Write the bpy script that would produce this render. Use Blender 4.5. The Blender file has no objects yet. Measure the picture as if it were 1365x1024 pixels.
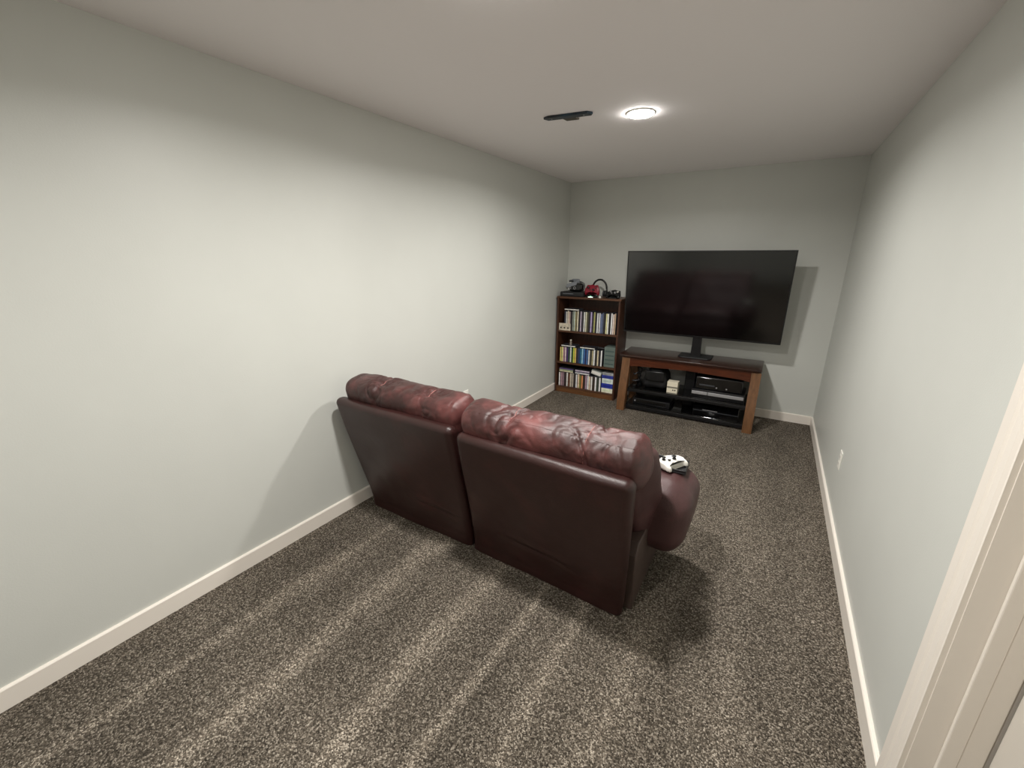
import bpy, bmesh, math, random
from mathutils import Vector, Matrix, noise
random.seed(7)
SC = bpy.context.scene
COL = SC.collection
W, D, H, Y0 = 2.726, 4.917, 2.44, -2.45      # room: x 0..W, y Y0..D, z 0..H
HB, TB = 0.089, 0.014                        # baseboard height, thickness

# ---------------------------------------------------------------- camera, world, exposure
cam = bpy.data.objects.new('camera', bpy.data.cameras.new('camera'))
COL.objects.link(cam)
cam.data.sensor_fit = 'HORIZONTAL'; cam.data.sensor_width = 36.0
cam.data.lens = 36.0 * 559.75 / 1365.0
cam.data.clip_start = 0.02
r_, u_, f_ = Vector((.85193, .523653, .001346)), Vector((-.15325, .246862, .956856)), Vector((-.500729, .815381, -.290559))
m = Matrix((r_, u_, -f_)).transposed().to_4x4(); m.translation = Vector((2.21356, 0, 1.61867))
cam.matrix_world = m
SC.camera = cam
SC.view_settings.view_transform = 'Standard'; SC.view_settings.look = 'None'
SC.view_settings.gamma = 1.0; SC.view_settings.use_curve_mapping = False
SC.view_settings.exposure = 0.40
wd = bpy.data.worlds.new('world'); SC.world = wd; wd.use_nodes = True
wd.node_tree.nodes['Background'].inputs[0].default_value = (.5, .5, .5, 1)
wd.node_tree.nodes['Background'].inputs[1].default_value = 0.05
LAMP = 95.0                                   # radiance of the downlight lenses
BEAM, SPREAD = 24.0, 162                      # downward beam of each lamp: power, spread in degrees
LAMP_COL = (1.0, .965, .92)
LIGHTS = [(1.367, 2.84), (1.367, 1.25), (1.367, -.6)]

# ---------------------------------------------------------------- materials
def lin(c):
    return tuple(((v/255)/12.92 if v/255 <= .04045 else ((v/255+.055)/1.055)**2.4) for v in c)
MATS = {}
def mat(name, rgb, rough=.5, metal=0., var=.0, vscale=8., bump=0., bscale=200., spec=.5, coat=0., emit=None, estr=0., rgb2=None, stretch=None):
    if name in MATS: return MATS[name]
    M = bpy.data.materials.new(name); M.use_nodes = True; MATS[name] = M
    nt = M.node_tree; N = nt.nodes; L = nt.links; b = N['Principled BSDF']
    c = lin(rgb)
    b.inputs['Base Color'].default_value = (*c, 1); b.inputs['Roughness'].default_value = rough
    b.inputs['Metallic'].default_value = metal; b.inputs['Specular IOR Level'].default_value = spec
    b.inputs['Coat Weight'].default_value = coat
    tc = N.new('ShaderNodeTexCoord'); src = tc.outputs['Object']
    if stretch:
        mp = N.new('ShaderNodeMapping'); mp.inputs['Scale'].default_value = stretch
        L.new(src, mp.inputs['Vector']); src = mp.outputs['Vector']
    if var or rgb2:
        n = N.new('ShaderNodeTexNoise'); n.inputs['Scale'].default_value = vscale; n.inputs['Detail'].default_value = 5
        L.new(src, n.inputs['Vector'])
        mx = N.new('ShaderNodeMix'); mx.data_type = 'RGBA'
        if rgb2: a, d = c, lin(rgb2)
        else: a, d = tuple(v*(1-var) for v in c), tuple(min(1, v*(1+var)) for v in c)
        mx.inputs['A'].default_value = (*a, 1); mx.inputs['B'].default_value = (*d, 1)
        rp = N.new('ShaderNodeMapRange'); rp.inputs['From Min'].default_value = .35; rp.inputs['From Max'].default_value = .65
        L.new(n.outputs['Fac'], rp.inputs['Value']); L.new(rp.outputs['Result'], mx.inputs['Factor'])
        L.new(mx.outputs['Result'], b.inputs['Base Color'])
    if bump:
        n2 = N.new('ShaderNodeTexNoise'); n2.inputs['Scale'].default_value = bscale; n2.inputs['Detail'].default_value = 3
        L.new(src, n2.inputs['Vector'])
        bp = N.new('ShaderNodeBump'); bp.inputs['Strength'].default_value = bump; bp.inputs['Distance'].default_value = .002
        L.new(n2.outputs['Fac'], bp.inputs['Height']); L.new(bp.outputs['Normal'], b.inputs['Normal'])
    if emit:
        b.inputs['Emission Color'].default_value = (*emit, 1); b.inputs['Emission Strength'].default_value = estr
    return M

def carpet_material():
    M = bpy.data.materials.new('carpet'); M.use_nodes = True
    nt = M.node_tree; N = nt.nodes; L = nt.links; b = N['Principled BSDF']
    b.inputs['Roughness'].default_value = .95; b.inputs['Specular IOR Level'].default_value = .1
    tc = N.new('ShaderNodeTexCoord'); co = tc.outputs['Object']
    def math_(op, a, c=None, cl=False):
        n = N.new('ShaderNodeMath'); n.operation = op; n.use_clamp = cl
        for i, v in enumerate((a, c)):
            if v is None: continue
            if isinstance(v, (int, float)): n.inputs[i].default_value = v
            else: L.new(v, n.inputs[i])
        return n.outputs[0]
    def nz(scale, detail=2, vec=co, rough=.5):
        n = N.new('ShaderNodeTexNoise'); n.inputs['Scale'].default_value = scale; n.inputs['Detail'].default_value = detail
        n.inputs['Roughness'].default_value = rough; L.new(vec, n.inputs['Vector']); return n.outputs['Fac']
    v = N.new('ShaderNodeTexVoronoi'); v.inputs['Scale'].default_value = 215; L.new(co, v.inputs['Vector'])
    hue = N.new('ShaderNodeSeparateColor'); L.new(v.outputs['Color'], hue.inputs['Color'])
    # speckle of the yarn: one tone for each tuft, plus clumps
    fac = math_('ADD', math_('MULTIPLY', hue.outputs[0], .52), math_('MULTIPLY', nz(95, 4, rough=.7), .66))
    cr = N.new('ShaderNodeValToRGB'); L.new(fac, cr.inputs['Fac'])
    els = cr.color_ramp.elements
    els[0].position = .18; els[0].color = (*lin((40, 36, 31)), 1)
    els[1].position = .90; els[1].color = (*lin((212, 201, 185)), 1)
    e = els.new(.45); e.color = (*lin((90, 83, 74)), 1)
    e = els.new(.68); e.color = (*lin((132, 122, 109)), 1)
    # lanes left by the vacuum cleaner: pile laid to and fro along the room
    sx = N.new('ShaderNodeSeparateXYZ'); L.new(co, sx.inputs[0])
    mp = N.new('ShaderNodeMapping'); mp.inputs['Scale'].default_value = (2.2, .55, 1); L.new(co, mp.inputs['Vector'])
    wob = math_('MULTIPLY', math_('SUBTRACT', nz(1.6, 2, mp.outputs[0]), .5), .22)
    xs = math_('ADD', sx.outputs['X'], wob)
    lanes = None
    for x0, w, a in ((.36, .05, .55), (.74, .075, .75), (1.16, .085, .8), (1.44, .05, .75), (1.66, .05, .65), (1.93, .09, .5), (2.3, .10, .25)):
        d = math_('DIVIDE', math_('ABSOLUTE', math_('SUBTRACT', xs, x0)), w)
        g = math_('MULTIPLY', math_('SUBTRACT', 1.0, d, True), a)
        lanes = g if lanes is None else math_('MAXIMUM', lanes, g)
    mp2 = N.new('ShaderNodeMapping'); mp2.inputs['Scale'].default_value = (3.0, .8, 1); L.new(co, mp2.inputs['Vector'])
    patch = nz(1.7, 3, mp2.outputs[0])
    near = N.new('ShaderNodeMapRange'); near.inputs['From Min'].default_value = 2.1; near.inputs['From Max'].default_value = 1.5
    L.new(sx.outputs['Y'], near.inputs['Value'])
    lanes = math_('MULTIPLY', lanes, near.outputs[0])
    gain = math_('ADD', math_('ADD', .44, math_('MULTIPLY', lanes, .80)), math_('MULTIPLY', patch, .70))
    mx = N.new('ShaderNodeMix'); mx.data_type = 'RGBA'; mx.blend_type = 'MULTIPLY'; mx.inputs['Factor'].default_value = 1
    L.new(cr.outputs['Color'], mx.inputs['A'])
    cc = N.new('ShaderNodeCombineColor')
    for i in range(3): L.new(gain, cc.inputs[i])
    L.new(cc.outputs[0], mx.inputs['B']); L.new(mx.outputs['Result'], b.inputs['Base Color'])
    h = math_('ADD', math_('MULTIPLY', v.outputs['Distance'], -1.2), nz(90, 3))
    bp = N.new('ShaderNodeBump'); bp.inputs['Strength'].default_value = .9; bp.inputs['Distance'].default_value = .008
    L.new(h, bp.inputs['Height']); L.new(bp.outputs['Normal'], b.inputs['Normal'])
    return M

def leather_material(name, base, worn, wear=.5, rough=.36, scale=4.0):
    M = bpy.data.materials.new(name); M.use_nodes = True; MATS[name] = M
    nt = M.node_tree; N = nt.nodes; L = nt.links; b = N['Principled BSDF']
    tc = N.new('ShaderNodeTexCoord'); co = tc.outputs['Object']
    n = N.new('ShaderNodeTexNoise'); n.inputs['Scale'].default_value = scale; n.inputs['Detail'].default_value = 6; n.inputs['Roughness'].default_value = .62
    L.new(co, n.inputs['Vector'])
    mr = N.new('ShaderNodeMapRange'); mr.inputs['From Min'].default_value = .62 - .25*wear; mr.inputs['From Max'].default_value = .78 - .15*wear
    L.new(n.outputs['Fac'], mr.inputs['Value'])
    mx = N.new('ShaderNodeMix'); mx.data_type = 'RGBA'
    mx.inputs['A'].default_value = (*lin(base), 1); mx.inputs['B'].default_value = (*lin(worn), 1)
    L.new(mr.outputs['Result'], mx.inputs['Factor']); L.new(mx.outputs['Result'], b.inputs['Base Color'])
    rr = N.new('ShaderNodeMapRange'); rr.inputs['To Min'].default_value = rough-.06; rr.inputs['To Max'].default_value = rough+.16
    n3 = N.new('ShaderNodeTexNoise'); n3.inputs['Scale'].default_value = 9; L.new(co, n3.inputs['Vector'])
    L.new(n3.outputs['Fac'], rr.inputs['Value']); L.new(rr.outputs['Result'], b.inputs['Roughness'])
    v = N.new('ShaderNodeTexVoronoi'); v.inputs['Scale'].default_value = 320; L.new(co, v.inputs['Vector'])
    n2 = N.new('ShaderNodeTexNoise'); n2.inputs['Scale'].default_value = 26; n2.inputs['Detail'].default_value = 4; L.new(co, n2.inputs['Vector'])
    ad = N.new('ShaderNodeMath'); ad.operation = 'MULTIPLY_ADD'; ad.inputs[1].default_value = 2.0
    L.new(n2.outputs['Fac'], ad.inputs[0]); L.new(v.outputs['Distance'], ad.inputs[2])
    bp = N.new('ShaderNodeBump'); bp.inputs['Strength'].default_value = .25; bp.inputs['Distance'].default_value = .0025
    L.new(ad.outputs[0], bp.inputs['Height']); L.new(bp.outputs['Normal'], b.inputs['Normal'])
    return M

WALL = mat('wall_paint', (207, 209, 203), .42, bump=.12, bscale=160, var=.015, vscale=2, spec=.4)
CEIL = mat('ceiling_paint', (248, 244, 244), .85, bump=.25, bscale=120, spec=.2)
TRIM = mat('trim_paint', (240, 233, 223), .32)
CARPET = carpet_material()
LEA_D = leather_material('leather_shell', (48, 26, 24), (62, 32, 30), .3, .31)
LEA_R = leather_material('leather_headrest', (58, 32, 30), (106, 60, 58), .8, .38, 5)
LEA_M = leather_material('leather_arm', (72, 46, 46), (92, 60, 60), .4, .38)
LEA_B = leather_material('leather_base', (70, 56, 50), (82, 66, 58), .4, .5)
THREAD = mat('seam_thread', (142, 92, 87), .6)
BLACK = mat('black_plastic', (16, 16, 18), .35, var=.15)
BLACKM = mat('matte_black', (24, 24, 26), .6, var=.15)
GLOSSB = mat('gloss_black', (8, 8, 9), .08, coat=.5)
SCREEN = mat('screen_glass', (3, 3, 4), .115, spec=1.0)
CHERRY = mat('cherry_wood', (76, 36, 18), .32, var=.28, vscale=7, stretch=(1, 9, 9), coat=.2)
CHERRYL = mat('cherry_wood_leg', (108, 74, 46), .38, var=.22, vscale=7, stretch=(9, 9, 1), coat=.15)
DTOP = mat('dark_wood_top', (48, 27, 20), .3, var=.25, vscale=7, stretch=(1, 9, 9), coat=.25)
SHELFW = mat('bookcase_wood', (72, 42, 27), .45, var=.25, vscale=6, stretch=(9, 9, 1))
SHELFH = mat('bookcase_wood_flat', (82, 52, 33), .45, var=.25, vscale=6, stretch=(1, 9, 9))
SILVER = mat('silver_plastic', (168, 168, 170), .35, metal=.4)
WHITEP = mat('white_plastic', (238, 236, 228), .35)
GREYP = mat('grey_plastic', (128, 132, 138), .4)
DGREY = mat('dark_grey_plastic', (56, 58, 62), .45)
REDP = mat('red_plastic', (132, 20, 40), .35)
HOLE = mat('slot_dark', (20, 18, 16), .7)
LENS = mat('lamp_lens', (250, 245, 235), .5, emit=LAMP_COL, estr=LAMP)
RIM = mat('lamp_rim', (235, 232, 224), .5)

# ---------------------------------------------------------------- mesh helpers
OFF = {}
def obj(name, bm, material, parent=None, smooth=False, mats=None):
    bmesh.ops.recalc_face_normals(bm, faces=bm.faces)
    if parent is not None and parent.name in OFF:
        bmesh.ops.translate(bm, verts=bm.verts, vec=-OFF[parent.name])
    me = bpy.data.meshes.new(name); bm.to_mesh(me); bm.free()
    for mm in (mats or [material]): me.materials.append(mm)
    if smooth:
        for p in me.polygons: p.use_smooth = True
        if smooth == 'auto':
            try: me.set_sharp_from_angle(angle=math.radians(38))
            except Exception: pass
    o = bpy.data.objects.new(name, me); COL.objects.link(o)
    if parent is not None:
        o.parent = parent
        if parent.name in OFF: OFF[o.name] = OFF[parent.name]
    return o
def tag(o, label, cat, group=None):
    o['label'] = label; o['category'] = cat
    if group: o['group'] = group
    return o
def thing(name, label, cat, loc=(0, 0, 0), rz=0., group=None, world=False, rot=None):
    o = bpy.data.objects.new(name, None); COL.objects.link(o)
    o.empty_display_size = .05
    o.location = loc; o.rotation_euler = rot if rot else (0, 0, rz)
    if world: OFF[o.name] = Vector(loc)
    return tag(o, label, cat, group)
def struct(name, bm, material, label, cat, smooth=False, mats=None):
    o = obj(name, bm, material, None, smooth, mats); o['kind'] = 'structure'
    return tag(o, label, cat)
def B(): return bmesh.new()
def box(bm, x0, x1, y0, y1, z0, z1, bev=0., seg=2, mi=0):
    g = bmesh.ops.create_cube(bm, size=1)
    vs = g['verts']
    for v in vs: v.co = Vector((x0+(v.co.x+.5)*(x1-x0), y0+(v.co.y+.5)*(y1-y0), z0+(v.co.z+.5)*(z1-z0)))
    fs = set(f for v in vs for f in v.link_faces)
    for f in fs: f.material_index = mi
    if bev:
        es = set(e for v in vs for e in v.link_edges)
        bmesh.ops.bevel(bm, geom=list(es), offset=bev, segments=seg, affect='EDGES', profile=.5)
    return bm
def prism(bm, pts, h0, h1, axis='z', bev=0., seg=2):
    """polygon pts extruded along axis"""
    def P(a, b, h): return {'z': (a, b, h), 'x': (h, a, b), 'y': (a, h, b)}[axis]
    lo = [bm.verts.new(P(a, b, h0)) for a, b in pts]; hi = [bm.verts.new(P(a, b, h1)) for a, b in pts]
    f = [bm.faces.new(lo[::-1]), bm.faces.new(hi)]
    for i in range(len(pts)):
        j = (i+1) % len(pts); f.append(bm.faces.new((lo[i], lo[j], hi[j], hi[i])))
    if bev:
        es = [e for e in f[0].edges] + [e for e in f[1].edges]
        bmesh.ops.bevel(bm, geom=es, offset=bev, segments=seg, affect='EDGES', profile=.5)
    return bm
def lathe(bm, prof, c=(0, 0, 0), n=32, axis='z'):
    rings = []
    def P(r, h, a):
        x, y = r*math.cos(a), r*math.sin(a)
        v = {'z': (x, y, h), 'x': (h, x, y), 'y': (x, h, y)}[axis]
        return (c[0]+v[0], c[1]+v[1], c[2]+v[2])
    for r, h in prof:
        if r < 1e-6: rings.append([bm.verts.new(P(0, h, 0))])
        else: rings.append([bm.verts.new(P(r, h, 2*math.pi*i/n)) for i in range(n)])
    for a, b in zip(rings, rings[1:]):
        for i in range(n):
            j = (i+1) % n
            if len(a) == 1 and len(b) == 1: continue
            if len(a) == 1: bm.faces.new((a[0], b[i], b[j]))
            elif len(b) == 1: bm.faces.new((a[i], a[j], b[0]))
            else: bm.faces.new((a[i], a[j], b[j], b[i]))
    return bm
def tube(bm, pts, r, n=8, closed=False):
    pts = [Vector(p) for p in pts]; rings = []
    rs = r if isinstance(r, (list, tuple)) else [r]*len(pts)
    for i, p in enumerate(pts):
        a = pts[i-1] if i else (pts[-1] if closed else pts[0]); b = pts[(i+1) % len(pts)] if (i < len(pts)-1 or closed) else pts[-1]
        t = (b-a).normalized()
        s = t.cross(Vector((0, 0, 1)));
        if s.length < .01: s = t.cross(Vector((0, 1, 0)))
        s.normalize(); w = s.cross(t)
        rings.append([bm.verts.new(p + rs[i]*(math.cos(2*math.pi*k/n)*s + math.sin(2*math.pi*k/n)*w)) for k in range(n)])
    ps = list(zip(rings, rings[1:])) + ([(rings[-1], rings[0])] if closed else [])
    for a, b in ps:
        for k in range(n): bm.faces.new((a[k], a[(k+1) % n], b[(k+1) % n], b[k]))
    if not closed:
        bm.faces.new(rings[0][::-1]); bm.faces.new(rings[-1])
    return bm
def rbox(bm, hx, hy, hz, r, nx=8, ny=4, nz=4, nc=4, fn=None):
    """dense rounded box centred at 0 with half sizes hx,hy,hz; fn deforms each vertex"""
    def ticks(h, n):
        rr = min(r, h*.999); i = h-rr
        t = [-h + rr*(1-math.cos(k/nc*math.pi/2))*1.0 if False else -h + rr*k/nc for k in range(nc)]
        if i > 1e-4: t += [-i + 2*i*k/n for k in range(n+1)]
        else: t += [0.0]
        t += [h - rr*k/nc for k in range(nc-1, -1, -1)]
        return t
    hs = (hx, hy, hz); T = [ticks(hx, nx), ticks(hy, ny), ticks(hz, nz)]
    cache = {}
    def V(p):
        k = tuple(round(c, 5) for c in p)
        if k in cache: return cache[k]
        q = []; d = []
        for c, h in zip(p, hs):
            i = h - min(r, h*.999); cc = max(-i, min(i, c)); q.append(cc); d.append((c-cc)/max(1e-9, min(r, h)))
        # cube corner -> sphere corner
        x, y, z = d
        s = (x*math.sqrt(max(0, 1-y*y/2-z*z/2+y*y*z*z/3)), y*math.sqrt(max(0, 1-z*z/2-x*x/2+z*z*x*x/3)), z*math.sqrt(max(0, 1-x*x/2-y*y/2+x*x*y*y/3)))
        co = Vector([q[i]+s[i]*min(r, hs[i]) for i in range(3)])
        if fn: co = Vector(fn(co))
        cache[k] = bm.verts.new(co); return cache[k]
    for ax in range(3):
        a, b = [(1, 2), (2, 0), (0, 1)][ax]
        for sgn in (-1, 1):
            for i in range(len(T[a])-1):
                for j in range(len(T[b])-1):
                    def mk(u, v):
                        p = [0, 0, 0]; p[ax] = sgn*hs[ax]; p[a] = u; p[b] = v; return V(p)
                    q = [mk(T[a][i], T[b][j]), mk(T[a][i+1], T[b][j]), mk(T[a][i+1], T[b][j+1]), mk(T[a][i], T[b][j+1])]
                    if len(set(q)) < 3: continue
                    try: bm.faces.new(q if sgn > 0 else q[::-1])
                    except ValueError: pass
    return bm
ORD = ['first', 'second', 'third', 'fourth', 'fifth', 'sixth', 'seventh', 'eighth', 'ninth', 'tenth', 'eleventh', 'twelfth', 'thirteenth', 'fourteenth', 'fifteenth', 'sixteenth', 'seventeenth', 'eighteenth', 'nineteenth', 'twentieth',
       'twenty-first', 'twenty-second', 'twenty-third', 'twenty-fourth', 'twenty-fifth', 'twenty-sixth', 'twenty-seventh', 'twenty-eighth', 'twenty-ninth', 'thirtieth', 'thirty-first', 'thirty-second', 'thirty-third', 'thirty-fourth', 'thirty-fifth', 'thirty-sixth']

# ---------------------------------------------------------------- room shell
YD0, YD1, ZD = .49, 1.272, 2.05               # door opening in the right wall
T = .18
struct('floor', box(B(), -T, W+T, Y0-T, D+T, -.12, 0), CARPET, 'speckled grey-brown carpet with vacuum lanes across the floor', 'carpet')
struct('ceiling', box(B(), -T, W+T, Y0-T, D+T, H, H+.1), CEIL, 'flat off-white painted ceiling', 'ceiling')
struct('wall_left', box(B(), -T, 0, Y0-T, D+T, 0, H), WALL, 'long pale grey painted wall behind the sofa side', 'wall')
struct('wall_back', box(B(), 0, W, D, D+T, 0, H), WALL, 'pale grey painted end wall behind the television', 'wall')
struct('wall_front', box(B(), 0, W, Y0-T, Y0, 0, H), WALL, 'pale grey painted wall behind the viewer', 'wall')
bm = B()
box(bm, W, W+T, YD1+.018, D+T, 0, H); box(bm, W, W+T, Y0-T, YD0-.018, 0, H); box(bm, W, W+T, YD0-.018, YD1+.018, ZD+.018, H)
struct('wall_right', bm, WALL, 'pale grey painted wall with the door opening beside the viewer', 'wall')
def baseboard(name, p0, p1, nrm, label):
    bm = B(); p0, p1, nrm = Vector(p0), Vector(p1), Vector(nrm)
    prof = [(0, 0), (TB, 0), (TB, HB-.006), (TB-.004, HB-.001), (TB-.006, HB), (0, HB)]
    R = [[bm.verts.new(p + nrm*a + Vector((0, 0, z))) for a, z in prof] for p in (p0, p1)]
    n = len(prof)
    for i in range(n): bm.faces.new((R[0][i], R[0][(i+1) % n], R[1][(i+1) % n], R[1][i]))
    bm.faces.new(R[0][::-1]); bm.faces.new(R[1])
    struct(name, bm, TRIM, label, 'baseboard')
CO = 1.373
baseboard('baseboard_left', (0, Y0, 0), (0, D, 0), (1, 0, 0), 'white baseboard along the long left wall')
baseboard('baseboard_back', (TB, D, 0), (W-TB, D, 0), (0, -1, 0), 'white baseboard along the end wall behind the television')
baseboard('baseboard_right', (W, CO, 0), (W, D, 0), (-1, 0, 0), 'white baseboard along the right wall up to the door casing')
# door frame: casing profile on both sides and over the top, jamb, stop
fr = bpy.data.objects.new('trim_1', None); COL.objects.link(fr); fr.location = (W, YD1, 0); OFF['trim_1'] = Vector((W, YD1, 0))
fr['kind'] = 'structure'; tag(fr, 'white door casing and jamb on the right wall beside the viewer', 'door frame')
CW = CO - (YD1 + .004)
cas = [(0, 0), (.012, 0), (.012, CW*.08), (.017, CW*.18), (.018, CW*.40), (.014, CW*.46), (.014, CW*.50), (.019, CW*.58), (.019, CW*.93), (.016, CW), (0, CW)]   # (proud, from inner edge)
def cas_leg(ysign, yin):
    bm = B(); prism(bm, [(W-a, yin+ysign*b) for a, b in cas], 0, ZD+CW, 'z'); return bm
obj('casing', cas_leg(1, YD1+.004), TRIM, fr)
obj('casing', cas_leg(-1, YD0-.004), TRIM, fr)
bm = B(); prism(bm, [(W-a, ZD+.004+b) for a, b in cas], YD0-.004, YD1+.004, 'y'); obj('casing', bm, TRIM, fr)
for y0, y1 in ((YD1, YD1+.018), (YD0-.018, YD0)): obj('jamb', box(B(), W-.001, W+T, y0, y1, 0, ZD+.018), TRIM, fr)
obj('jamb', box(B(), W-.001, W+T, YD0, YD1, ZD, ZD+.018), TRIM, fr)
for y0, y1 in ((YD1-.012, YD1), (YD0, YD0+.012)): obj('door_stop', box(B(), W+.05, W+.084, y0, y1, 0, ZD, .003), TRIM, fr)
for y0, y1 in ((YD1-.009, YD1), (YD0, YD0+.009)): obj('inner_stop', box(B(), W+.0845, W+.126, y0, y1, 0, ZD, .002), TRIM, fr)
obj('door_stop', box(B(), W+.05, W+.084, YD0+.012, YD1-.012, ZD-.012, ZD, .003), TRIM, fr)
dr = bpy.data.objects.new('door_1', None); COL.objects.link(dr); dr.location = (W+.14, YD0, 0); OFF['door_1'] = Vector((W+.14, YD0, 0))
dr['kind'] = 'structure'; tag(dr, 'white panelled door standing closed in its frame', 'door')
DW = mat('door_paint', (222, 216, 206), .4)
obj('door_leaf', box(B(), W+.132, W+.167, YD0+.008, YD1-.013, .012, ZD-.004, .002), DW, dr)
for z0, z1 in ((.2, .95), (1.1, 1.9)):
    for y0 in (YD0+.11, YD0+.42):
        obj('door_panel', box(B(), W+.128, W+.134, y0, y0+.25, z0, z1, .003), DW, dr)
bm = B(); lathe(bm, [(0, 0), (.03, 0), (.03, -.006), (.012, -.01), (.012, -.035), (.026, -.045), (.028, -.058), (.02, -.068), (0, -.07)], (W+.132, YD0+.07, .95), 20, 'x')
obj('knob', bm, mat('nickel', (170, 165, 155), .3, metal=1), dr, True)

# ---------------------------------------------------------------- ceiling downlights
def downlight(x, y, label, power=BEAM):
    t = thing('recessed_downlight', label, 'ceiling light', (x, y, H), group='recessed ceiling downlights')
    obj('trim_ring', lathe(B(), [(.0755, -.004), (.077, -.007), (.081, -.006), (.084, -.002), (.084, 0), (.0755, 0)], n=48), RIM, t, True)
    obj('lens', lathe(B(), [(.0745, -.003), (.0745, -.009), (.071, -.0125), (.05, -.0145), (.025, -.0155), (0, -.016)], n=48), LENS, t, True)
    ld = bpy.data.lights.new('beam', 'AREA'); ld.shape = 'DISK'; ld.size = .151; ld.energy = power; ld.spread = math.radians(SPREAD); ld.color = LAMP_COL
    lo = bpy.data.objects.new('beam', ld); COL.objects.link(lo); lo.parent = t; lo.location = (0, 0, -.0165)
downlight(*LIGHTS[0], 'round lit recessed downlight in the ceiling between sofa and television')
downlight(*LIGHTS[1], 'round recessed downlight in the ceiling above the floor behind the sofa')
downlight(*LIGHTS[2], 'round recessed downlight in the ceiling over the viewer', BEAM*.6)

# strip on the ceiling
t = thing('ceiling_bracket', 'dark blue and black strip with a small tab on the ceiling beside the downlight', 'bracket', (.98, 2.65, H), math.atan2(.043, .287))
STRIP = mat('strip_dark', (34, 30, 28), .4, rgb2=(26, 52, 66), vscale=9)
bm = B(); prism(bm, [(-.15, -.012), (-.12, -.03), (.125, -.03), (.152, .0), (.14, .024), (-.13, .024)], -.014, 0, 'z', .003); obj('strip', bm, STRIP, t)
bm = B(); prism(bm, [(-.045, .024), (.035, .024), (.048, .085), (-.03, .085)], -.010, 0, 'z', .002); obj('tab', bm, mat('strip_brown', (70, 64, 50), .5), t)
for x in (-.1, .1): obj('screw', lathe(B(), [(.005, -.0142), (.004, -.0162), (0, -.0165)], (x, -.003, 0), 10), SILVER, t)

# ---------------------------------------------------------------- outlets
def outlet(loc, rz, label):
    t = thing('wall_outlet', label, 'outlet', loc, rz, 'white wall outlets')      # local: x out of wall, y along wall
    obj('cover_plate', box(B(), 0, .006, -.036, .036, -.058, .058, .003), WHITEP, t)
    for z in (-.022, .022):
        s = obj('socket', prism(B(), [(-.016, z-.010), (-.011, z-.015), (.011, z-.015), (.016, z-.010), (.016, z+.010), (.011, z+.015), (-.011, z+.015), (-.016, z+.010)], .005, .0075, 'x'), WHITEP, t)
        bm = B()
        box(bm, .007, .0078, -.008, -.006, z-.004, z+.006); box(bm, .007, .0078, .006, .008, z-.004, z+.005); box(bm, .007, .0078, -.002, .002, z-.011, z-.007)
        obj('slots', bm, HOLE, s)
outlet((W, 3.12, .395), math.pi, 'white outlet plate low on the right wall')
outlet((0, 2.815, .42), 0, 'white outlet plate on the left wall just above the sofa headrests')

# ---------------------------------------------------------------- reclining loveseat
SL = (.98, 1.95, 0)
sofa = thing('reclining_loveseat', 'dark burgundy leather reclining loveseat seen from behind on the carpet', 'sofa', SL, world=True)
def nz(p, s, k=0): return noise.noise(Vector((p[0]*s+k, p[1]*s+k*.7, p[2]*s-k)))
def lean_y(z, dy=0.):                           # rear face of the shells: y as a function of z
    k = max(0, (z-.06)/.76)
    return 1.618 - .165*k**1.15 + dy*k
def shell(x0, x1, zt, dy, xt0, xt1, cr0, cr1):
    hz = (zt+.03)/2; hx = (x1-x0)/2
    def fn(c):
        z = max(.004, c.z+hz-.03); k = z/zt
        xa = x0+(xt0-x0)*k; xb = x1+(xt1-x1)*k
        x = xa + (c.x+hx)/(2*hx)*(xb-xa)
        y = lean_y(z, dy) + c.y*(.72+.28*min(1, k*1.3)) + .046 - .040*max(0, (x-.9)/.95)
        if c.y < 0:
            y += .008*nz((x, 0, z), 3.0, 2) - .014*(1-(c.x/hx)**4)*max(0, math.sin(min(1, max(0, (z-.05)/(zt-.05)))*math.pi))**.7
            # a soft sagging crease low on part of the panel
            m_ = max(0, min(1, (x-cr0)/.08))*max(0, min(1, (cr1-x)/.08))
            zc = .235 - .06*(x-cr0)/(cr1-cr0) + .012*math.sin(x*9)
            y += m_*(.009*math.exp(-((z-zc)/.010)**2) - .006*math.exp(-((z-zc-.03)/.02)**2))
            y += .005*nz((x, y, z), 10, 5)*math.exp(-((z-.18)/.13)**2)
        return (x, y, z)
    return rbox(B(), hx, .046, hz, .040, 48, 2, 60, 6, fn)
s1 = obj('back_panel', shell(.095, .932, .812, -.005, .062, .965, .55, .90), LEA_D, sofa, True)
s2 = obj('back_panel', shell(.945, 1.826, .818, -.035, 1.015, 1.882, 1.22, 1.60), LEA_D, sofa, True)
def seam_line(parent, pts, r=.0022):
    obj('seam', tube(B(), pts, r, 6), THREAD, parent, True)
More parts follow.
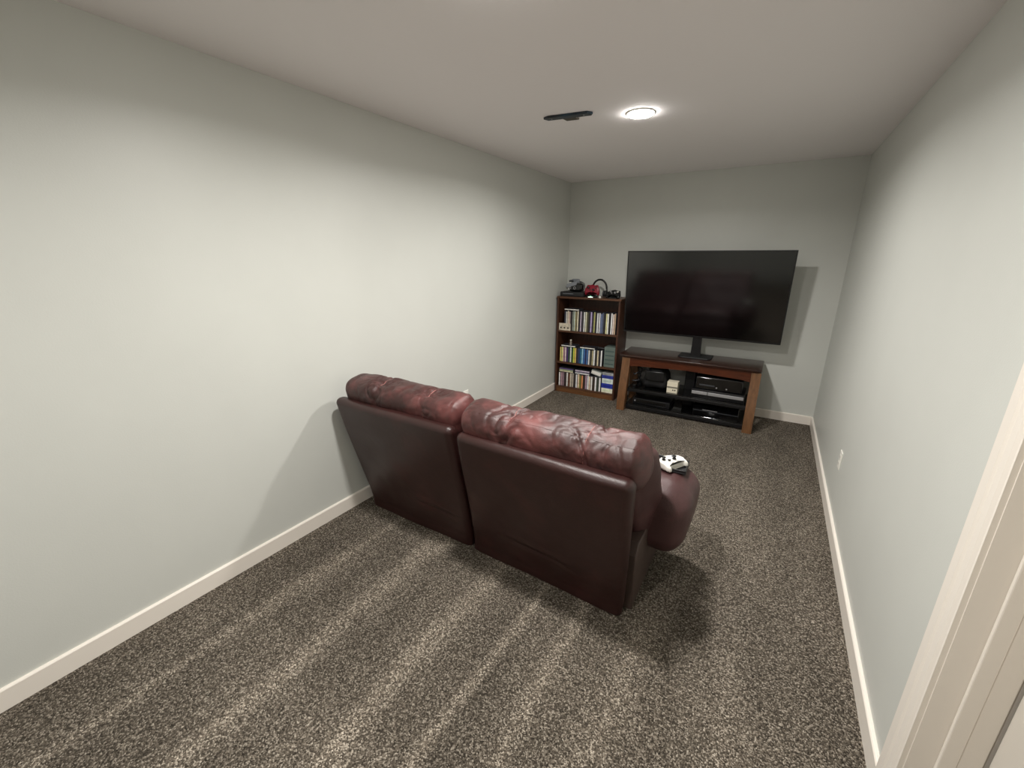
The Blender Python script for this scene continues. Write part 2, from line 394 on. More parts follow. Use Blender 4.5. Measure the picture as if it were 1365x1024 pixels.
def headrest(x0, x1, cy, cz, ry, rz, k, tilt):
    hx = (x1-x0)/2; cx = (x0+x1)/2; r = min(ry, rz)*.97
    seams = [-.36, .45]
    ct, st_ = math.cos(tilt), math.sin(tilt)
    def fn(c):
        ax = abs(c.x); ri = hx-r; re = r*.55                # blunt ends
        ax = ax*(hx-re)/ri if ax < ri else hx-re + re*(ax-ri)/r
        cxx = math.copysign(ax, c.x); u = cxx/hx
        g = sum(math.exp(-((u-s)/.03)**2) for s in seams); gw = sum(math.exp(-((u-s)/.16)**2) for s in seams)
        y, z = c.y, c.z
        a = math.atan2(z/rz, y/ry); p = 2.7                  # squarer section than a plain roll
        f = (abs(math.cos(a))**p + abs(math.sin(a))**p)**(-1/p)
        sc = f*(1 - .035*g - .05*abs(u)**8 + .02*math.cos(u*6+k))*.97
        y, z = y*sc, z*sc
        P = Vector((cxx, y, z))
        up = max(0, min(1, (z/rz+.2)/.9))
        # sagging skin: broad hollows, long creases across the roll, crumples by the seams
        w = .012*nz(P, 3.6, k)
        cr = abs(nz((P.x*1.0+.25*P.z, P.y*.45, P.z*.45), 13, k+3))
        w -= .016*max(0, 1-cr*5.0)*(.25+.75*gw)*(.3+.7*up)
        cr2 = abs(nz((P.x*.8-.5*P.y, P.y, P.z*.8), 21, k+8))
        w -= .007*max(0, 1-cr2*4.0)*(.3+.9*gw)*(.4+.6*up)
        d = Vector((0, y, z)); d = d.normalized() if d.length > 1e-5 else Vector((math.copysign(1, c.x), 0, 0))
        P = P + d*w
        yy, zz = P.y*ct - P.z*st_, P.y*st_ + P.z*ct
        return (cx+P.x+.012*nz(P, 8, k+9)*abs(u)**4, cy+yy, cz+zz)
    h = obj('headrest', rbox(B(), hx, ry, rz, r, 110, 4, 4, 12, fn), LEA_R, sofa, True)
    for s in seams:
        pts = []
        for i in range(22):
            a = math.radians(235 - i*9.0)
            q = Vector(fn(Vector((s*hx*(hx-r)/(hx-r*.55), ry*math.cos(a), rz*math.sin(a))))); pts.append(q)
        seam_line(h, pts, .0026)
    a = math.radians(118); pts = [Vector(fn(Vector((-hx*.8+hx*1.6*i/60, ry*math.cos(a), rz*math.sin(a))))) for i in range(61)]
    obj('seam', tube(B(), pts, .0026, 6), LEA_R, h, True)
    return h
headrest(.105, .985, 1.60, .825, .105, .118, 1.3, math.radians(12))
headrest(1.005, 1.905, 1.55, .835, .110, .115, 5.1, math.radians(14))
# inner back cushions, leaning with the shells
for x0, x1, dy in ((.10, .965, 0), (.985, 1.900, -.02)):
    hx = (x1-x0)/2; cx = (x0+x1)/2
    def fn(c, hx=hx, cx=cx, dy=dy):
        z = c.z+.55
        y = 1.925 - (z-.3)*.44 + dy*z + c.y*(1+.15*math.sin((z-.25)*9))
        return (cx+c.x*(1-.12*max(0, min(1, .3-c.y/.105))) + (.010*nz(c, 9, 3)), y+.012*nz(c, 7, 1), z)
    obj('back_cushion', rbox(B(), hx, .105, .29, .06, 16, 4, 16, 5, fn), LEA_M, sofa, True)
# base with side panels and feet
obj('base', box(B(), .13, 1.83, 1.70, 2.32, .02, .30, .02, 3), LEA_D, sofa, True)
for x0, x1 in ((.105, .135), (1.80, 1.860)):
    bm = B(); prism(bm, [(1.665, .008), (2.24, .008), (2.26, .05), (2.26, .33), (1.70, .36), (1.655, .31)], x0, x1, 'x', .008, 3)
    obj('side_panel', bm, LEA_B, sofa, 'auto')
for x in (.2, 1.75):
    for y in (1.76, 2.22): obj('foot', lathe(B(), [(0, 0), (.022, 0), (.026, .02), (0, .021)], (x, y, 0), 14), BLACK, sofa, True)
# seats and footrests
for x0, x1, k in ((.21, .955, 2), (.975, 1.72, 6)):
    hx = (x1-x0)/2; cx = (x0+x1)/2
    def fn(c, hx=hx, cx=cx, k=k):
        return (cx+c.x, 2.10+c.y, .38+c.z+(.03*(1-(c.x/hx)**2) if c.z > 0 else 0)+.01*nz(c, 6, k))
    obj('seat_cushion', rbox(B(), hx, .27, .085, .07, 14, 10, 3, 5, fn), LEA_M, sofa, True)
    def fn2(c, hx=hx, cx=cx, k=k): return (cx+c.x, 2.375+c.y-.03*(c.z/.13)+.008*nz(c, 7, k), .20+c.z)
    obj('footrest', rbox(B(), hx, .045, .14, .04, 14, 3, 8, 4, fn2), LEA_M, sofa, True)
# overstuffed arms: pads that round over the front and droop outwards
def arm(x_in, x_out, k):
    hx = abs(x_out-x_in)/2; cx = (x_in+x_out)/2; s = 1 if x_out > x_in else -1
    def fn(c):
        v = (c.y+.21)/.42; y = 2.065+c.y
        z = c.z
        w = 1 - .16*max(0, -z/.2) - .06*max(0, .35-v)
        x = cx + c.x*w + s*.008*nz(c, 6, k)
        zz = .380 + z - .025*v*v                           # top slopes gently to the front, the nose rolls under
        if z < 0: y -= .07*(z/-.2)*max(0, v-.35)
        return (x, y+.008*nz(c, 7, k+2), zz+.008*nz(c, 8, k))
    return rbox(B(), hx, .21, .200, .12, 10, 14, 8, 8, fn)
obj('armrest', arm(1.70, 2.035, 3), LEA_M, sofa, True)
obj('armrest', arm(.215, .02, 8), LEA_M, sofa, True)
# piping of the right arm front
obj('recline_lever', box(B(), 1.864, 1.874, 2.02, 2.13, .20, .235, .004), BLACK, sofa)

# ---------------------------------------------------------------- things on the arm
t = thing('tray', 'flat black tray lying under the white game controller on the sofa arm', 'tray', (1.87, 2.115, .573), math.radians(4), rot=(math.radians(-4), 0, math.radians(3)))
bm = B(); box(bm, -.10, .10, -.08, .08, 0, .010, .003); obj('panel', bm, BLACKM, t)
bm = B()
for a in ((-.10, .10, .072, .08), (-.10, .10, -.08, -.072), (-.10, -.092, -.072, .072), (.092, .10, -.072, .072)): box(bm, *a, .0095, .020, .002)
obj('raised_rim', bm, BLACK, t)

def controller(name, label, loc, rot, body, group, stickm, btn, dpad=True, scale=1.):
    """game pad: local x across, y away from the player, z up"""
    t = thing(name, label, 'game controller', loc, rot=rot, group=group)
    t.scale = (scale,)*3
    half = [(0, .036), (.030, .040), (.052, .042), (.066, .032), (.074, .010), (.080, -.020), (.082, -.045), (.074, -.060), (.060, -.060), (.048, -.042), (.036, -.026), (.018, -.022), (0, -.022)]
    pts = half + [(-x, y) for x, y in half[-2:0:-1]]
    bm = B(); prism(bm, pts, .004, .040, 'z', .013, 4)
    for v in bm.verts:
        v.co.z -= max(0, -v.co.y-.01)*.28
        if v.co.z < 0: v.co.z = 0
    obj('body', bm, body, t, True)
    for x, y in ((-.040, .014), (.020, -.008)):
        s = obj('thumbstick', lathe(B(), [(0, .036), (.011, .038), (.009, .044), (.006, .048), (.011, .053), (.011, .056), (0, .054)], (x, y, 0), 18), stickm, t, True)
    if dpad:
        bm = B(); box(bm, -.029, -.011, -.011, -.005, .038, .0435, .001); box(bm, -.023, -.017, -.017, .001, .038, .0436, .001)
        obj('direction_pad', bm, stickm, t)
    for dx, dy in ((0, .009), (0, -.009), (.009, 0), (-.009, 0)):
        obj('button', lathe(B(), [(.0045, .038), (.0045, .0425), (.003, .0435), (0, .0437)], (.042+dx, .016+dy, 0), 12), btn, t, True)
    for s in (-1, 1):
        bm = B(); box(bm, s*.045-.017, s*.045+.017, .036, .046, .016, .034, .004); obj('bumper', bm, body, t, True)
    return t
controller('game_controller', 'white game controller with dark sticks on the black tray on the sofa arm', (1.888, 2.095, .586), (math.radians(-4), 0, math.radians(62)), WHITEP, 'game controllers', BLACK, GREYP, scale=.92)

# ---------------------------------------------------------------- television stand
TL = (1.55, 4.62, 0)
st = thing('television_stand', 'cherry wood television stand with dark top and black glass shelves', 'television stand', TL, world=True)
ZT = .61
bm = B(); prism(bm, [(.925, 4.405), (2.185, 4.405), (2.22, 4.435), (2.225, 4.87), (.865, 4.87), (.872, 4.435)], ZT-.022, ZT, 'z', .005, 3); obj('top', bm, DTOP, st, 'auto')
bm = B(); prism(bm, [(.96, 4.425), (2.15, 4.425), (2.19, 4.47), (2.19, 4.85), (.90, 4.85), (.90, 4.47)], ZT-.034, ZT-.021, 'z'); obj('moulding', bm, CHERRY, st)
obj('apron', prism(B(), [(.985, ZT-.034), (2.14, ZT-.034), (2.14, .478), (2.06, .494), (1.56, .512), (1.06, .494), (.985, .478)], 4.43, 4.455, 'y', .002), CHERRY, st)
obj('apron', box(B(), .985, 2.14, 4.82, 4.84, .50, ZT-.034), CHERRY, st)
for x0, x1 in ((.905, .925), (2.165, 2.185)): obj('side_rail', box(B(), x0, x1, 4.47, 4.82, .49, ZT-.034), CHERRY, st)
def sleg(x0, x1, yt, yb):
    bm = B()
    prof = [(0, yb), (.12, yb+(yt-yb)*.10), (.3, yb+(yt-yb)*.45), (.45, yb+(yt-yb)*.85), (ZT-.034, yt)]
    pts = [(y, z) for z, y in prof] + [(y+.075, z) for z, y in prof[::-1]]
    return prism(bm, pts, x0, x1, 'x', .004, 2)
LX = ((.905, .99), (2.14, 2.222))
for x0, x1 in LX:
    obj('leg', sleg(x0, x1, 4.425, 4.335), CHERRYL, st, 'auto')
    obj('leg', sleg(x0, x1, 4.77, 4.80), CHERRYL, st, 'auto')
obj('shelf', box(B(), .985, 2.145, 4.42, 4.83, .235, .247, .002), GLOSSB, st)
obj('shelf', box(B(), .985, 2.145, 4.40, 4.83, .055, .067, .002), GLOSSB, st)
obj('shelf_rail', box(B(), .985, 2.145, 4.415, 4.435, .205, .235, .002), BLACK, st)
obj('shelf_rail', box(B(), .985, 2.145, 4.395, 4.415, .018, .055, .002), BLACK, st)
obj('back_column', box(B(), 1.525, 1.625, 4.70, 4.84, .067, ZT-.034, .004), BLACKM, st)
obj('foot_pad', box(B(), 1.53, 1.62, 4.45, 4.80, 0, .055, .002), BLACK, st)
obj('bolt_cap', lathe(B(), [(0, -.006), (.012, -.005), (.014, 0), (0, 0)], (.905, 4.44, .31), 14, 'x'), SILVER, st, True)

# television
tv = thing('television', 'large black flat-screen television switched off on the wooden stand', 'television', (1.585, 4.63, ZT), world=True)
TX0, TX1, TZ0, TZ1 = .833, 2.331, .822, 1.676
def tvy(z): return 4.64 - (z-TZ0)*.075
def slab(bm, x0, x1, z0, z1, ya, yb, bev=.003):
    b2 = box(bm, x0, x1, ya, yb, z0, z1, bev)
    for v in bm.verts: v.co.y += tvy(v.co.z) - 0
    return bm
obj('housing', slab(B(), TX0+.02, TX1-.02, TZ0+.02, TZ1-.02, .008, .035, .006), BLACKM, tv)
obj('rear_bulge', slab(B(), TX0+.25, TX1-.25, TZ0+.05, TZ1-.35, .035, .07, .012), BLACKM, tv)
bm = B()
for a in ((TX0, TX1, TZ1-.010, TZ1), (TX0, TX1, TZ0, TZ0+.016), (TX0, TX0+.010, TZ0+.016, TZ1-.010), (TX1-.010, TX1, TZ0+.016, TZ1-.010)): box(bm, a[0], a[1], -.004, .009, a[2], a[3])
for v in bm.verts: v.co.y += tvy(v.co.z)
obj('bezel', bm, BLACK, tv)
obj('screen', slab(B(), TX0+.008, TX1-.008, TZ0+.014, TZ1-.008, -.002, .008, 0), SCREEN, tv)
bm = B(); prism(bm, [(1.552, ZT+.012), (1.650, ZT+.012), (1.640, TZ0+.12), (1.562, TZ0+.12)], 4.65, 4.682, 'y', .004); obj('neck', bm, BLACK, tv)
bm = B(); prism(bm, [(1.44, 4.61), (1.47, 4.575), (1.73, 4.575), (1.76, 4.61), (1.76, 4.80), (1.44, 4.80)], ZT, ZT+.014, 'z', .004); obj('foot_plate', bm, BLACKM, tv)

# things in the stand ------------------------------------------------
zs = .247; zb = .067
# rounded black bag-like case with cables, left bay
t = thing('storage_bag', 'lumpy black bag with straps on the left of the upper stand shelf', 'bag', (1.25, 4.62, zs), world=True)
def fnb(c): return (1.25+c.x*(1-.25*max(0, c.z/.12))+.012*nz(c, 9, 4), 4.62+c.y+.01*nz(c, 8, 2), zs+.118+c.z-.02*(c.x/.13)**2+.012*nz(c, 7, 6))
obj('body', rbox(B(), .125, .13, .112, .06, 10, 8, 8, 5, fnb), BLACKM, t, True)
obj('strap', tube(B(), [(1.12, 4.50, zs+.02), (1.09, 4.485, zs+.10), (1.11, 4.485, zs+.19), (1.17, 4.49, zs+.215), (1.24, 4.492, zs+.17)], .009, 8), BLACK, t, True)
obj('flap', rbox(B(), .10, .014, .055, .012, 6, 2, 4, 3, lambda c: (1.25+c.x, 4.475+c.y+.02*(c.x/.1)**2, zs+.15+c.z)), BLACK, t, True)
# coiled cable
t = thing('coiled_cable', 'tangled dark cable coiled beside the black bag on the upper stand shelf', 'cable', (1.043, 4.60, zs), world=True)
pts = [(1.043+.036*math.cos(a*.9)+.008*math.sin(a*2.3), 4.58+.09*math.sin(a*.9), zs+.008+.011*a+.004*math.sin(a*3)) for a in [i*.35 for i in range(48)]]
obj('cable', tube(B(), pts, .006, 6), DGREY, t, True)
obj('plug', box(B(), 1.03, 1.06, 4.47, 4.50, zs, zs+.022, .004), BLACK, t)
# pale small box
t = thing('small_box', 'small cream and white box between the black bag and the silver console', 'box', (1.445, 4.50, zs), world=True)
obj('carton', box(B(), 1.392, 1.498, 4.46, 4.55, zs, zs+.118, .002), mat('cream_card', (226, 218, 196), .5), t)
obj('label_band', box(B(), 1.391, 1.499, 4.4585, 4.4605, zs+.052, zs+.068), mat('band_grey', (120, 116, 104), .5), t)
for x in (1.455, 1.475): obj('printed_mark', lathe(B(), [(0, -.001), (.007, -.001), (.007, 0)], (x, 4.4585, zs+.032), 10, 'y'), BLACK, t)
# silver banded console on the upper shelf
t = thing('game_console', 'black game console with a bright silver band across its front', 'console', (1.87, 4.60, zs), world=True)
obj('case', box(B(), 1.635, 2.115, 4.455, 4.77, zs, zs+.085, .006), BLACK, t, 'auto')
obj('front_band', box(B(), 1.64, 1.785, 4.448, 4.456, zs+.035, zs+.066, .002), SILVER, t)
obj('front_band', box(B(), 1.790, 2.11, 4.448, 4.456, zs+.035, zs+.066, .002), SILVER, t)
for x in (1.66, 2.09):
    for y in (4.48, 4.74): obj('foot', box(B(), x-.012, x+.012, y-.012, y+.012, zs-.0, zs+.003), BLACK, t)
t = thing('receiver', 'boxy black receiver stacked on the silver-banded console in the stand', 'receiver', (1.87, 4.6, zs+.085), world=True)
obj('case', box(B(), 1.665, 2.085, 4.475, 4.74, zs+.091, zs+.215, .004), BLACK, t, 'auto')
obj('front_panel', box(B(), 1.672, 2.078, 4.470, 4.476, zs+.097, zs+.209, .002), GLOSSB, t)
obj('display', box(B(), 1.70, 1.84, 4.468, 4.471, zs+.125, zs+.140, .001), DGREY, t)
for x in (1.86, 1.95): obj('button', lathe(B(), [(.007, 0), (.007, -.005), (.005, -.007), (0, -.007)], (x, 4.470, zs+.118), 12, 'y'), SILVER, t, True)
for x in (1.69, 2.06):
    for y in (4.50, 4.72): obj('foot', lathe(B(), [(0, 0), (.010, 0), (.010, .0065), (0, .0065)], (x, y, zs+.085), 10), BLACKM, t)
# glossy consoles on the lower shelf
t = thing('glossy_console', 'curved glossy black console on the right of the lower stand shelf', 'console', (1.87, 4.59, zb), world=True)
bm = B(); prism(bm, [(4.47, zb), (4.75, zb), (4.75, zb+.075), (4.62, zb+.098), (4.50, zb+.088), (4.462, zb+.045)], 1.67, 2.09, 'x', .008, 3); obj('case', bm, GLOSSB, t, 'auto')
obj('seam_strip', box(B(), 1.672, 2.088, 4.4595, 4.466, zb+.040, zb+.046), DGREY, t)
obj('disc_slot', box(B(), 1.76, 1.90, 4.460, 4.466, zb+.052, zb+.056), SILVER, t)
t = thing('cable_box', 'low black set-top box on the left of the lower stand shelf', 'set-top box', (1.24, 4.6, zb), world=True)
obj('case', box(B(), 1.05, 1.44, 4.46, 4.74, zb, zb+.060, .004), BLACK, t, 'auto')
obj('front_window', box(B(), 1.09, 1.40, 4.4575, 4.461, zb+.014, zb+.048, .001), GLOSSB, t)
obj('button', lathe(B(), [(.008, 0), (.008, -.004), (0, -.005)], (1.072, 4.46, zb+.03), 12, 'y'), SILVER, t, True)

# ---------------------------------------------------------------- bookcase
BX0, BX1, BY0, BY1, BZ = .030, .790, 4.585, 4.90, 1.172
bc = thing('bookcase', 'low dark brown wooden bookcase in the corner full of game cases', 'bookcase', (.41, 4.74, 0), world=True)
obj('side_board', box(B(), BX0, BX0+.020, BY0, BY1, 0, BZ-.022, .001), SHELFW, bc)
obj('side_board', box(B(), BX1-.020, BX1, BY0, BY1, 0, BZ-.022, .001), SHELFW, bc)
obj('top_board', box(B(), BX0-.008, BX1+.008, BY0-.006, BY1, BZ-.022, BZ, .002), SHELFH, bc)
obj('back_board', box(B(), BX0+.02, BX1-.02, BY1-.006, BY1-.001, .06, BZ-.022), SHELFW, bc)
ZS = (.075, .385, .772)
for z in ZS: obj('shelf', box(B(), BX0+.02, BX1-.02, BY0+.004, BY1-.006, z-.020, z, .001), SHELFH, bc)
KICK = mat('kick_wood', (104, 68, 38), .45, var=.25, vscale=6, stretch=(1, 9, 9))
obj('kick_board', box(B(), BX0+.02, BX1-.02, BY0+.006, BY0+.022, 0, ZS[0]-.020), KICK, bc)

# cases -------------------------------------------------------------
CM = {}
def colmat(rgb):
    k = 'sleeve_%d_%d_%d' % rgb
    return mat(k, tuple(min(250, int(v*1.12+6)) for v in rgb), .3, var=.22, vscale=26)
CASEB = mat('case_plastic', (58, 58, 64), .3)
def colname(c):
    r, g, b = c; mx, mn = max(c), min(c)
    if mx < 62: return 'black'
    if mx-mn < 26: return 'white' if mx > 205 else ('light grey' if mx > 160 else ('grey' if mx > 100 else 'dark grey'))
    if b == mx: return ('lilac' if r > g+6 and mx > 120 else 'purple' if r > g+10 else ('light blue' if mx > 170 else 'blue' if mx > 105 else 'navy'))
    if g == mx: return 'lime green' if r > 140 else 'green'
    if r == mx:
        if g > 190: return 'cream' if b > 165 else 'yellow'
        if g > 140: return 'tan' if b > 100 else 'orange'
        if b >= g: return 'mauve' if mx > 120 else 'maroon'
        return 'brown' if mx < 150 else 'orange'
def add_case(x0, th, y0, z0, h, dep, col, label, group, tilt=0., lying=False, name='game_case'):
    """upright case with the spine to the front; local x = thickness, y = depth, z = height"""
    bm = B()
    box(bm, 0, th, 0, dep, 0, h, min(.0015, th*.12), 1)
    fs = [f for f in bm.faces if f.normal.y < -.9 and f.calc_area() > th*h*.4]
    if fs:
        r = bmesh.ops.inset_region(bm, faces=fs, thickness=th*.05, depth=-.0006)
        for f in fs: f.material_index = 1
    # lid line along both covers
    for sx in (0, th):
        pass
    o = obj(name, bm, None, None, False, [CASEB, colmat(col)])
    if lying: o.rotation_euler = (0, math.radians(90), 0); o.location = (x0, y0, z0 + th)
    else: o.rotation_euler = (0, tilt, 0); o.location = (x0, y0, z0)
    tag(o, label, 'game case', group)
    return o
def row(cols, x0, x1, z, y0, hmin, hmax, shelf, group):
    n = len(cols); w = (x1-x0)/n; x = x0
    for i, c in enumerate(cols):
        h = hmin + (hmax-hmin)*random.random()
        th = w*random.choice((.84, .9, .96)); yy = y0 + random.random()*.012
        add_case(x+.0005, th, yy, z, h, .135, c, '%s game case standing on the %s bookcase shelf, %s from the left' % (colname(c), shelf, ORD[i]), group)
        x += w
K = (34, 30, 34)
top_cols = [(38, 42, 56), (178, 176, 172), (196, 184, 166), (184, 160, 150), (44, 38, 38), (126, 134, 122), (186, 196, 180), (130, 122, 84), (206, 196, 170), K, (172, 160, 176), (52, 48, 56), (224, 222, 208), (198, 196, 172), (78, 74, 52), K, (164, 150, 188), (44, 38, 46), (150, 150, 92), K, (206, 214, 220), (230, 232, 226), (96, 108, 138), (74, 82, 104), (40, 38, 34), (222, 212, 156), (232, 226, 200), K, (238, 230, 218), (210, 190, 180), (168, 146, 122)]
mid_cols = [(226, 186, 112), (228, 208, 132), (166, 128, 140), (200, 180, 184), (66, 44, 96), (44, 72, 58), (206, 204, 200), (52, 84, 48), (190, 198, 74), (216, 176, 92), (38, 36, 44), (40, 52, 92), (30, 92, 124), (138, 184, 214), (52, 96, 152), (32, 42, 86), (64, 100, 150), (236, 232, 238), (62, 60, 48), (168, 158, 122), (232, 226, 212), (46, 42, 38), (190, 176, 146), (44, 40, 40), (228, 222, 214)]
bot_cols = [(220, 210, 204), (160, 130, 138), (120, 96, 104), (48, 36, 36), (222, 212, 200), (104, 70, 52), (182, 172, 156), (160, 150, 136), (46, 38, 36), (236, 232, 226), (204, 182, 156), (120, 116, 58), (226, 140, 92), (60, 44, 36), (156, 130, 146), (232, 226, 220), (208, 184, 160), (226, 214, 200), (54, 44, 36), (238, 232, 222), (52, 62, 52), (236, 230, 224)]
row(top_cols, .115, .748, ZS[2], 4.604, .225, .242, 'top', 'game cases in the top row')
row(mid_cols, .075, .615, ZS[1], 4.602, .180, .192, 'middle', 'game cases in the middle row')
row(bot_cols, .072, .615, ZS[0], 4.602, .168, .182, 'bottom', 'game cases in the bottom row')
# cases lying flat on the rows
lie = [(.115, ZS[2]+.243, (206, 202, 196), 'light grey', 'on top of the top row at its left end'),
       (.09, ZS[1]+.193, (232, 222, 206), 'cream', 'on top of the yellow cases in the middle row'),
       (.335, ZS[1]+.193, (206, 204, 196), 'pale grey', 'on top of the blue cases in the middle row'),
       (.075, ZS[0]+.183, (214, 200, 168), 'tan', 'lowest of the left pile on the bottom row'),
       (.075, ZS[0]+.199, (156, 168, 132), 'sage green', 'middle of the left pile on the bottom row'),
       (.075, ZS[0]+.215, (84, 64, 120), 'purple', 'topmost of the left pile on the bottom row'),
       (.285, ZS[0]+.183, (238, 230, 236), 'white', 'lowest of the second pile on the bottom row'),
       (.285, ZS[0]+.199, (120, 112, 130), 'grey violet', 'middle of the second pile on the bottom row'),
       (.285, ZS[0]+.215, (196, 184, 200), 'lilac', 'topmost of the second pile on the bottom row')]
for x, z, c, nm, where in lie:
    add_case(x, .0148, 4.604, z, .185, .135, c, '%s game case lying flat %s' % (nm, where), 'game cases lying flat on the rows', lying=True)
# small dotted box in front on the top shelf
t = thing('small_carton', 'small off-white box with dark dots standing before the top row of cases', 'box', (.10, 4.605, ZS[2]), world=True)
obj('carton', box(B(), .056, .205, 4.590, 4.603, ZS[2], ZS[2]+.085, .003), mat('offwhite_card', (206, 196, 176), .6, var=.2, vscale=30), t)
for x in (.085, .13, .175): obj('dot', lathe(B(), [(0, -.001), (.010, -.001), (.010, 0)], (x, 4.590, ZS[2]+.032), 12, 'y'), HOLE, t)
# little figure standing on the middle row
t = thing('figurine', 'tiny pale figurine standing on the cases of the middle shelf', 'figurine', (.19, 4.66, ZS[1]+.208), world=True)
zf = ZS[1]+.2081
obj('body', lathe(B(), [(0, 0), (.018, 0), (.018, .005), (.010, .008), (.014, .022), (.012, .036), (.006, .042), (0, .042)], (.19, 4.66, zf), 14), mat('figurine_body', (150, 140, 128), .5), t, True)
obj('head', lathe(B(), [(0, -.013), (.009, -.010), (.013, 0), (.010, .009), (0, .013)], (.19, 4.66, zf+.053), 14), mat('figurine_head', (210, 206, 190), .5), t, True)
# grey-green set box on the middle shelf
t = thing('box_set', 'grey-green slipcase box set at the right of the middle shelf', 'box set', (.695, 4.66, ZS[1]), world=True)
obj('slipcase', box(B(), .630, .757, 4.625, 4.80, ZS[1], ZS[1]+.235, .002), mat('slip_green', (104, 118, 112), .45, var=.12, vscale=14), t)
for i in range(4): obj('printed_band', box(B(), .640, .747, 4.624, 4.6255, ZS[1]+.03+i*.05, ZS[1]+.045+i*.05), mat('slip_band', (74, 92, 88), .45), t)
# headset cable thing on the middle row
t = thing('small_black_remote', 'small black remote on the white cases of the middle shelf', 'remote', (.575, 4.66, ZS[1]+.194), math.radians(12))
bm = B(); box(bm, -.05, .05, -.02, .02, 0, .022, .006, 3); obj('shell', bm, BLACK, t, 'auto')
for x in (-.03, -.01, .01): obj('button', lathe(B(), [(.005, .0215), (.005, .0235), (0, .024)], (x, 0, 0), 10), GREYP, t)
# boxes stacked at the right end of the bottom shelf
stack = [(.055, (222, 220, 190), (196, 206, 176), 'pale green and cream', 'lowest'), (.058, (40, 54, 142), (28, 40, 120), 'deep blue', 'second'),
         (.060, (196, 208, 200), (170, 186, 178), 'pale grey-green', 'third'), (.040, (46, 58, 138), (36, 46, 116), 'blue', 'fourth'), (.030, (150, 152, 152), (120, 124, 126), 'grey', 'topmost')]
z = ZS[0]
for h, c, c2, nm, pos in stack:
    t = thing('game_box', '%s flat box, %s of the stack right on bottom shelf' % (nm, pos), 'box', (.69, 4.7, z), world=True, group='boxes stacked on the bottom shelf')
    d = random.uniform(-.004, .004)
    obj('carton', box(B(), .625+d, .760+d, 4.615, 4.80, z, z+h-.001, .002), colmat(c), t)
    obj('printed_label', box(B(), .640+d, .735+d, 4.6140, 4.6155, z+h*.3, z+h*.7), colmat(c2), t)
    z += h
# leaning grey wallet beside the stack
t = thing('folder', 'pale grey folder leaning on the cases beside the stacked boxes', 'folder', (.54, 4.70, ZS[0]+.185), rot=(0, math.radians(14), 0))
bm = B(); box(bm, -.065, .06, -.07, .07, .004, .060, .004); obj('cover', bm, mat('folder_grey', (168, 176, 172), .5), t, 'auto')
obj('edge', box(B(), -.06, .055, -.0715, -.0695, .014, .050), WHITEP, t)

# ---------------------------------------------------------------- things on top of the bookcase
zt = BZ
t = thing('flat_console', 'flat black console at the left end of the bookcase top', 'console', (.20, 4.73, zt), world=True)
bm = B(); prism(bm, [(.055, 4.60), (.345, 4.60), (.345, 4.86), (.055, 4.86)], zt, zt+.055, 'z', .010, 3); obj('case', bm, BLACKM, t, 'auto')
obj('front_slot', box(B(), .09, .22, 4.5985, 4.6015, zt+.030, zt+.035), GREYP, t)
t = thing('vr_headset', 'black and silver headset with goggle front lying on the flat black console', 'headset', (.20, 4.72, zt+.055), world=True)
obj('visor', rbox(B(), .085, .055, .050, .035, 8, 5, 5, 5, lambda c: (.235+c.x+.1*c.z, 4.67+c.y+.15*(c.x**2)*3, zt+.107+c.z+.15*c.x*0)), GLOSSB, t, True)
obj('face_plate', rbox(B(), .068, .012, .026, .012, 8, 2, 4, 3, lambda c: (.185+c.x+.3*c.z, 4.626+c.y, zt+.135+c.z+.25*c.x)), GREYP, t, True)
pts = [(.20+.085*math.cos(a), 4.74+.075*math.sin(a), zt+.125+.045*math.sin(a*.5)) for a in [math.radians(-20+i*18) for i in range(13)]]
obj('head_strap', tube(B(), pts, .012, 8), DGREY, t, True)
obj('strap_pad', rbox(B(), .05, .02, .028, .018, 5, 3, 4, 3, lambda c: (.16+c.x, 4.80+c.y, zt+.165+c.z)), GREYP, t, True)
for x in (.15, .21): obj('lens_ring', lathe(B(), [(.014, 0), (.017, -.005), (.014, -.007), (.011, -.003)], (x+.02, 4.612, zt+.100), 16, 'y'), SILVER, t, True)
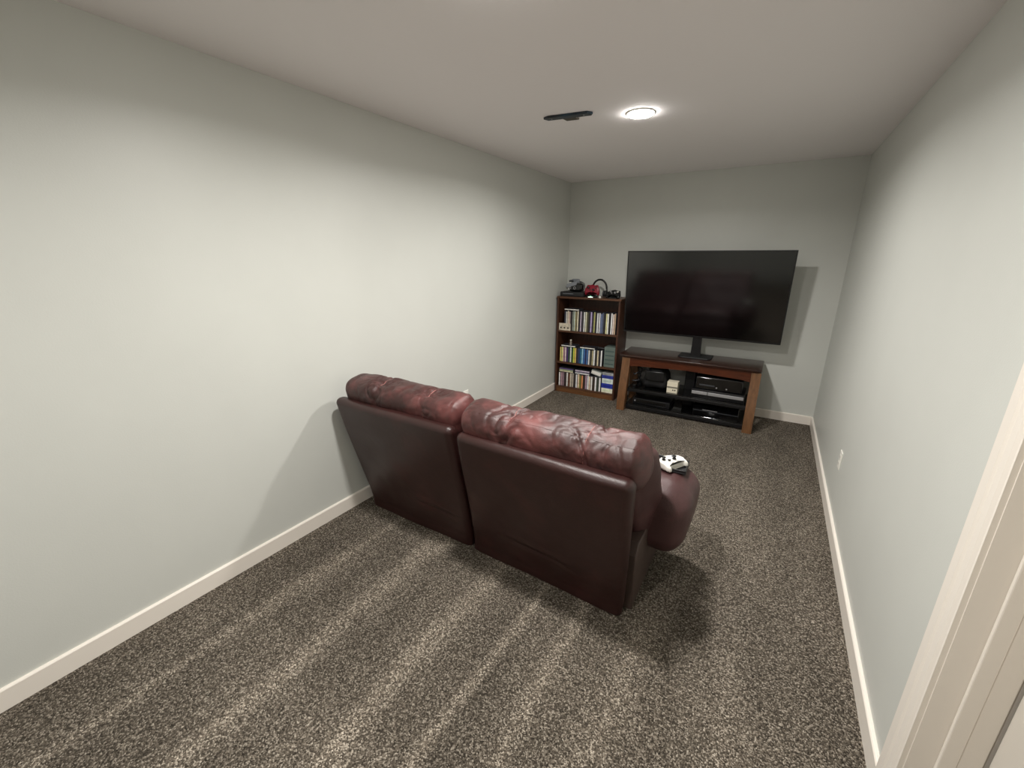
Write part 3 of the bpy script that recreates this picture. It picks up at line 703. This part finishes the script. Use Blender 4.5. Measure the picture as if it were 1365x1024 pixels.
# headphones: band arched over two cups
t = thing('headphones', 'black headphones standing on the bookcase with their headband arched up', 'headphones', (.485, 4.73, zt), world=True)
hx, hz = .083, .095
pts = [(.485+hx*math.cos(a), 4.74, zt+.10+hz*math.sin(a)) for a in [math.pi*i/20 for i in range(21)]]
bd = obj('headband', tube(B(), pts, .0105, 10), BLACK, t, True)
for s in (-1, 1):
    obj('yoke', tube(B(), [(.485+s*hx, 4.74, zt+.10), (.485+s*(hx+.004), 4.74, zt+.06)], .010, 8), BLACK, t, True)
    c = obj('ear_cup', lathe(B(), [(0, -.020), (.030, -.018), (.036, -.008), (.036, .008), (.030, .016), (0, .018)], (.485+s*(hx-.006), 4.74, zt+.0405), 22, 'x'), BLACKM, t, True)
    obj('ear_pad', lathe(B(), [(.018, 0), (.030, -s*.001), (.036, -s*.010), (.030, -s*.019), (.018, -s*.018)], (.485+s*(hx-.020), 4.74, zt+.0405), 22, 'x'), DGREY, c, True)
# red controller on its dock
t = thing('charging_dock', 'small black dock with a green and white light before the headphones', 'dock', (.44, 4.64, zt), world=True)
bm = B(); prism(bm, [(.385, 4.60), (.49, 4.60), (.48, 4.70), (.395, 4.70)], zt, zt+.022, 'z', .005, 2); obj('base', bm, BLACK, t, 'auto')
bm = B(); prism(bm, [(4.655, zt+.02), (4.70, zt+.02), (4.715, zt+.085), (4.70, zt+.085)], .415, .46, 'x', .003); obj('cradle', bm, BLACK, t)
obj('light_bar', box(B(), .405, .460, 4.5975, 4.6015, zt+.003, zt+.010), mat('white_led', (240, 255, 245), .4, emit=(.8, 1, .85), estr=1.4), t)
obj('light_mark', prism(B(), [(.418, zt+.012), (.448, zt+.012), (.433, zt+.021)], 4.5975, 4.601, 'y'), mat('green_led', (120, 220, 150), .4, emit=(.2, .9, .4), estr=.7), t)
controller('game_controller', 'red game controller with a black centre standing upright on the dock', (.435, 4.662, zt+.082), (math.radians(72), 0, math.radians(2)), REDP, 'game controllers', BLACK, BLACK, scale=1.05)
# white knob-like bud
t = thing('small_cube', 'tiny white cube beside the headphones at the front edge of the bookcase top', 'cube', (.545, 4.60, zt), rot=(0, 0, .4))
bm = B(); box(bm, -.011, .011, -.011, .011, 0, .022, .004, 3); obj('body', bm, WHITEP, t, 'auto')
obj('pip', lathe(B(), [(0, 0), (.0025, 0), (.0025, .0003), (0, .0003)], (0, 0, .022), 8), BLACK, t)
controller('game_controller', 'black game controller with pale buttons at the right end of the bookcase top', (.68, 4.69, zt+.030), (math.radians(38), 0, math.radians(-6)), BLACK, 'game controllers', SILVER, WHITEP)
t = thing('controller_stand', 'low dark stand holding up the black game controller on the bookcase', 'stand', (.68, 4.70, zt), world=True)
bm = B(); prism(bm, [(4.66, zt), (4.77, zt), (4.77, zt+.055), (4.75, zt+.058)], .64, .72, 'x', .002); obj('wedge', bm, BLACKM, t)
obj('lip', box(B(), .635, .725, 4.62, 4.662, zt, zt+.010, .003), BLACKM, t)
